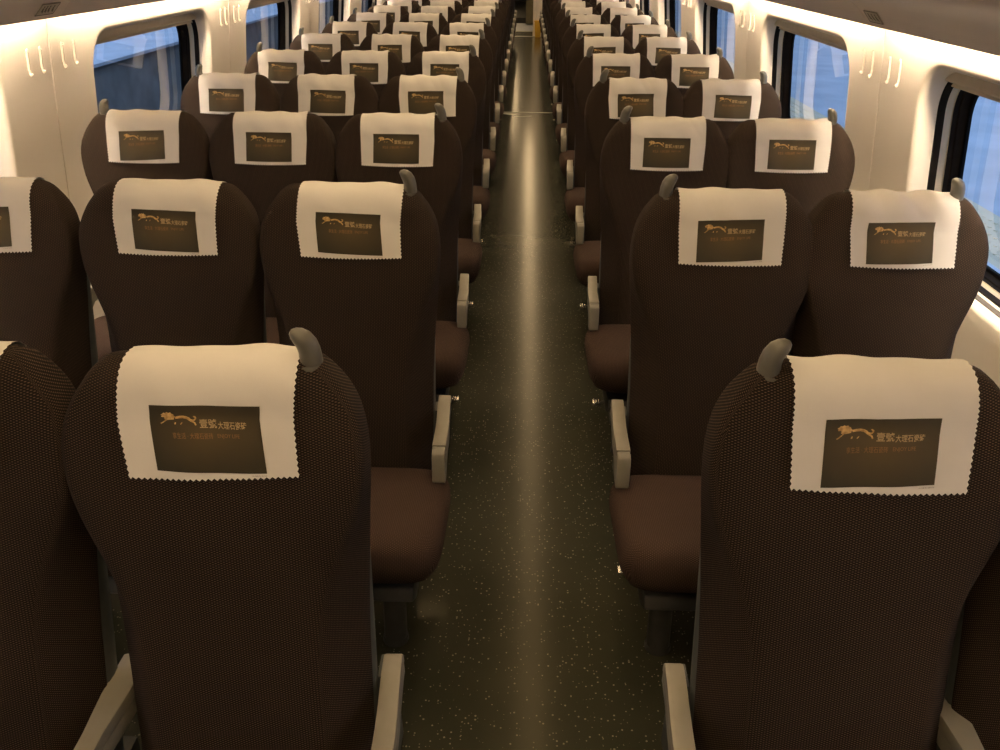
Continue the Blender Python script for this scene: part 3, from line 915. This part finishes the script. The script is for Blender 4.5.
proto = {}
NUDGE = {(0, 'C'): .026, (1, 'C'): .012, (0, 'D'): .010, (1, 'F'): -.010, (1, 'A'): -.010}      # seats stand a little out of line
def build_seat(c, k):
    x = COLS[c][0]
    root = bpy.data.objects.new('train_seat', None)
    COL.objects.link(root)
    for nm, me, subs in kit[c]:
        o = link(nm, me, root)
        for n2, m2 in (subs or []):
            link(n2, m2, o)
    cv = link('headrest_cover', covers[0][0], root)
    link('printed_panel', covers[0][1], cv)
    return root
def copy_seat(src):
    r = src.copy(); COL.objects.link(r)
    for ch in src.children:
        q = ch.copy(); COL.objects.link(q); q.parent = r
        for g in ch.children:
            h = g.copy(); COL.objects.link(h); h.parent = q
    return r
pick = random.Random(5)
for k in range(NROW):
    for c in 'ABCDF':
        if k == 0 and c == 'A':
            continue                                   # outside the frame
        if c not in proto:
            o = proto[c] = build_seat(c, k)
        else:
            o = copy_seat(proto[c])
        o.location = (COLS[c][0] + pick.uniform(-.002, .002), Y0 + k * P + pick.uniform(-.004, .004), 0)
        o.rotation_euler = (0, -.033 if (k, c) == (0, 'C') else 0, pick.uniform(-.006, .006))
        o.location.x += NUDGE.get((k, c), 0.0)
        tag(o, 'brown woven %s with white headrest cover, %s row from the front' % (WORD[c], ORD[k]), 'train seat',
            'train seats left of the aisle' if c in 'ABC' else 'train seats right of the aisle')
        if k == 0 and c == 'C': vi = 0
        elif k == 0 and c == 'D': vi = 1
        else: vi = pick.randrange(5)
        for ch in o.children:
            if ch.name.startswith('headrest_cover'):
                ch.data = covers[vi][0]
                for g in ch.children: g.data = covers[vi][1]
                ch.rotation_euler = (0, 0, 0)

# ------------------------------------------------------------------ coat hooks on the pillars
def hook_mesh(side):
    mb = MB()
    h = .105
    # slim bar with an eye at its top and an up-turned hook at its foot; local z=0 at the middle, x into the wall = side
    bar = []
    mb.prism([(-.0042, -.026), (.0042, -.026), (.0048, .031), (-.0048, .031)], 'y', 0, .006)
    mb.v = [(0 - side * y, x, z) for x, y, z in mb.v]
    def ring(zc, r, rad, a0, a1, out):
        pts = []
        for i in range(13):
            t = a0 + (a1 - a0) * i / 12
            pts.append((-side * (.004 + out * (0 if i < 7 else (i - 6) / 6)), r * math.sin(t), zc + r * math.cos(t)))
        mb.tube(pts, rad, 8)
    ring(.037, .0062, .0026, 0, 2 * math.pi * .999, 0)
    pts = [(-side * .004, 0, -.024), (-side * .0045, 0, -.034), (-side * .0055, 0, -.039), (-side * .0075, 0, -.0408), (-side * .0092, 0, -.039), (-side * .0098, 0, -.035), (-side * .0095, 0, -.033)]
    mb.tube(pts, [.0042, .0042, .0044, .0046, .0048, .005, .003], 8)
    me = mb.mesh('coat_hook', M['hook'], True)
    return me
HKM = {-1: hook_mesh(-1), 1: hook_mesh(1)}
near = {1: 'nearest full', 2: 'second', 3: 'third', 4: 'fourth'}
for side, nm in ((-1, 'left'), (1, 'right')):
    for jj, kk in ((1, 'nearest'), (2, 'second nearest'), (3, 'third nearest'), (4, 'fourth nearest')):
        ys = bayY(jj)
        z = 1.337
        for i, dy in enumerate((-.150, -.068, .082, .168) if side < 0 else (-.165, -.080, .074, .160)):
            if side > 0: dy = -dy
            o = link('coat_hook', HKM[side], loc=(XW[side] + side * (W(z) - .0005), ys + dy, z))
            # tilt with the wall
            o.rotation_euler = (0, -side * math.atan2(W(1.2) - W(1.45), .25) * 1.0, 0)
            pos = ('leftmost', 'second', 'third', 'rightmost')[i]
            if side > 0: pos = ('leftmost', 'second', 'third', 'rightmost')[i]
            tag(o, 'slim white coat hook, %s of four on the %s pillar of the %s wall' % (pos, kk, nm), 'coat hook', 'coat hooks on the wall pillars')

# ------------------------------------------------------------------ seat-number plates on the racks' lower edge
def plate(side, y):
    root = bpy.data.objects.new('seat_number_plate', None)
    a, b = RPROF[1], RPROF[2]
    # face frame: along the slope
    d = Vector((side * (b[0] - a[0]), 0, b[1] - a[1])); ln = d.length; d.normalize()
    nrm = Vector((-side * d.z * 1, 0, 0)) if False else Vector((-side * abs(d.z), 0, -abs(d.x))).normalized()
    yv = Vector((0, 1, 0)) if side < 0 else Vector((0, -1, 0))
    mid = Vector((XR[side] + side * (a[0] + b[0]) / 2, y, (a[1] + b[1]) / 2))
    # local axes: x along the carriage, y up the slope, z out of the face
    xv = d.cross(nrm)
    m = Matrix(((xv.x, d.x, nrm.x, mid.x), (xv.y, d.y, nrm.y, mid.y), (xv.z, d.z, nrm.z, mid.z), (0, 0, 0, 1)))
    COL.objects.link(root)
    root.matrix_world = m
    s_ = 1 if xv.y * side < 0 else -1
    SX = .72
    pl = MB().prism([(-.085, -.024), (.075, -.024), (.085, .024), (-.075, .024)], 'z', .0005, .0035).mesh('plate_board', M['plate'], bevel=.001)
    link('board', pl, root)
    ink = MB()
    ink.prism([(-.085, -.024), (.075, -.024), (.0755, -.0215), (-.0845, -.0215)], 'z', .0036, .0042)
    ink.prism([(-.0755, .0215), (.0845, .0215), (.085, .024), (-.075, .024)], 'z', .0036, .0042)
    ink.prism([(-.085, -.024), (-.082, -.024), (-.072, .024), (-.075, .024)], 'z', .0036, .0042)
    ink.prism([(.072, -.024), (.075, -.024), (.085, .024), (.082, .024)], 'z', .0036, .0042)
    link('frame_line', ink.mesh('plate_frame', M['plate_ink']), root)
    for cx in ((-.045, -.018, .009, .045) if side < 0 else (-.04, 0.0, .04)):
        sm = MB()
        sm.prism([(cx - .004, .014), (cx + .004, .014), (cx + .004, .008), (cx - .004, .008)], 'z', .0036, .0044)
        sm.prism([(cx - .006, .006), (cx + .004, .006), (cx + .004, -.004), (cx + .010, -.004), (cx + .010, -.014), (cx + .006, -.014), (cx + .006, -.009), (cx - .006, -.009)], 'z', .0036, .0044)
        link('seat_symbol', sm.mesh('seat_symbol', M['plate_ink']), root)
    for ch in root.children: ch.scale.x = SX
    return root
tag(plate(-1, 2.93), 'small beige seat number plate on the left luggage rack edge', 'plate', 'seat number plates')
tag(plate(1, 2.95), 'small beige seat number plate on the right luggage rack edge', 'plate', 'seat number plates')

# scraps of old tape by the floor joint
tp = MB()
tp.add([(-.14, 9.52, .0012), (.04, 9.57, .0012), (.05, 9.60, .0012), (-.13, 9.545, .0012)], [(0, 1, 2, 3)])
tp.add([(-.30, 9.72, .0012), (-.16, 9.62, .0012), (-.13, 9.68, .0012), (-.24, 9.76, .0012)], [(0, 1, 2, 3)])
tag(link('tape_scrap', tp.mesh('tape_scrap', M['white'])), 'torn scrap of pale tape on the floor by the joint strip', 'tape')

# ------------------------------------------------------------------ outside: platforms and track
pf = MB()
pf.box(3.48, 40, -30, 90, -.60, -.05)
tag(link('platform_right', pf.mesh('platform_right', M['plat'])), kind='structure')
pt = bpy.data.objects.new('platform_edge_right', None); COL.objects.link(pt); tag(pt, kind='structure')
link('edge_paving', MB().box(1.72, 3.478, -30, 90, -.60, -.05).mesh('edge_paving', M['tactile']), pt)
link('edge_line', MB().box(2.62, 2.90, -30, 90, -.0499, -.046).mesh('edge_line', M['edge_white']), pt)
db = MB()
for ix in range(5):
    for iy in range(120):
        x, y = 3.02 + ix * .085, 3.0 + iy * .085
        db.prism([(x + .016 * math.cos(t), y + .016 * math.sin(t)) for t in [i * math.pi / 3 for i in range(6)]], 'z', -.0499, -.043)
tag(link('tactile_studs', db.mesh('tactile_studs', M['tactile']), pt), kind='stuff')
pl = MB().box(-40, -6.55, -30, 90, -1.6, -.05)
o = link('platform_left', MB().box(-40, -6.92, -30, 90, -.10, -.05).mesh('platform_left', M['plat']))
tag(o, kind='structure')
o = link('platform_wall_left', MB().box(-40, -7.05, -30, 90, -1.6, -.101).mesh('platform_wall_left', M['plat_side'])); tag(o, kind='structure')
o = link('ground', MB().box(-60, 60, -40, 120, -1.7, -1.601).mesh('ground', M['ballast'])); tag(o, kind='structure')
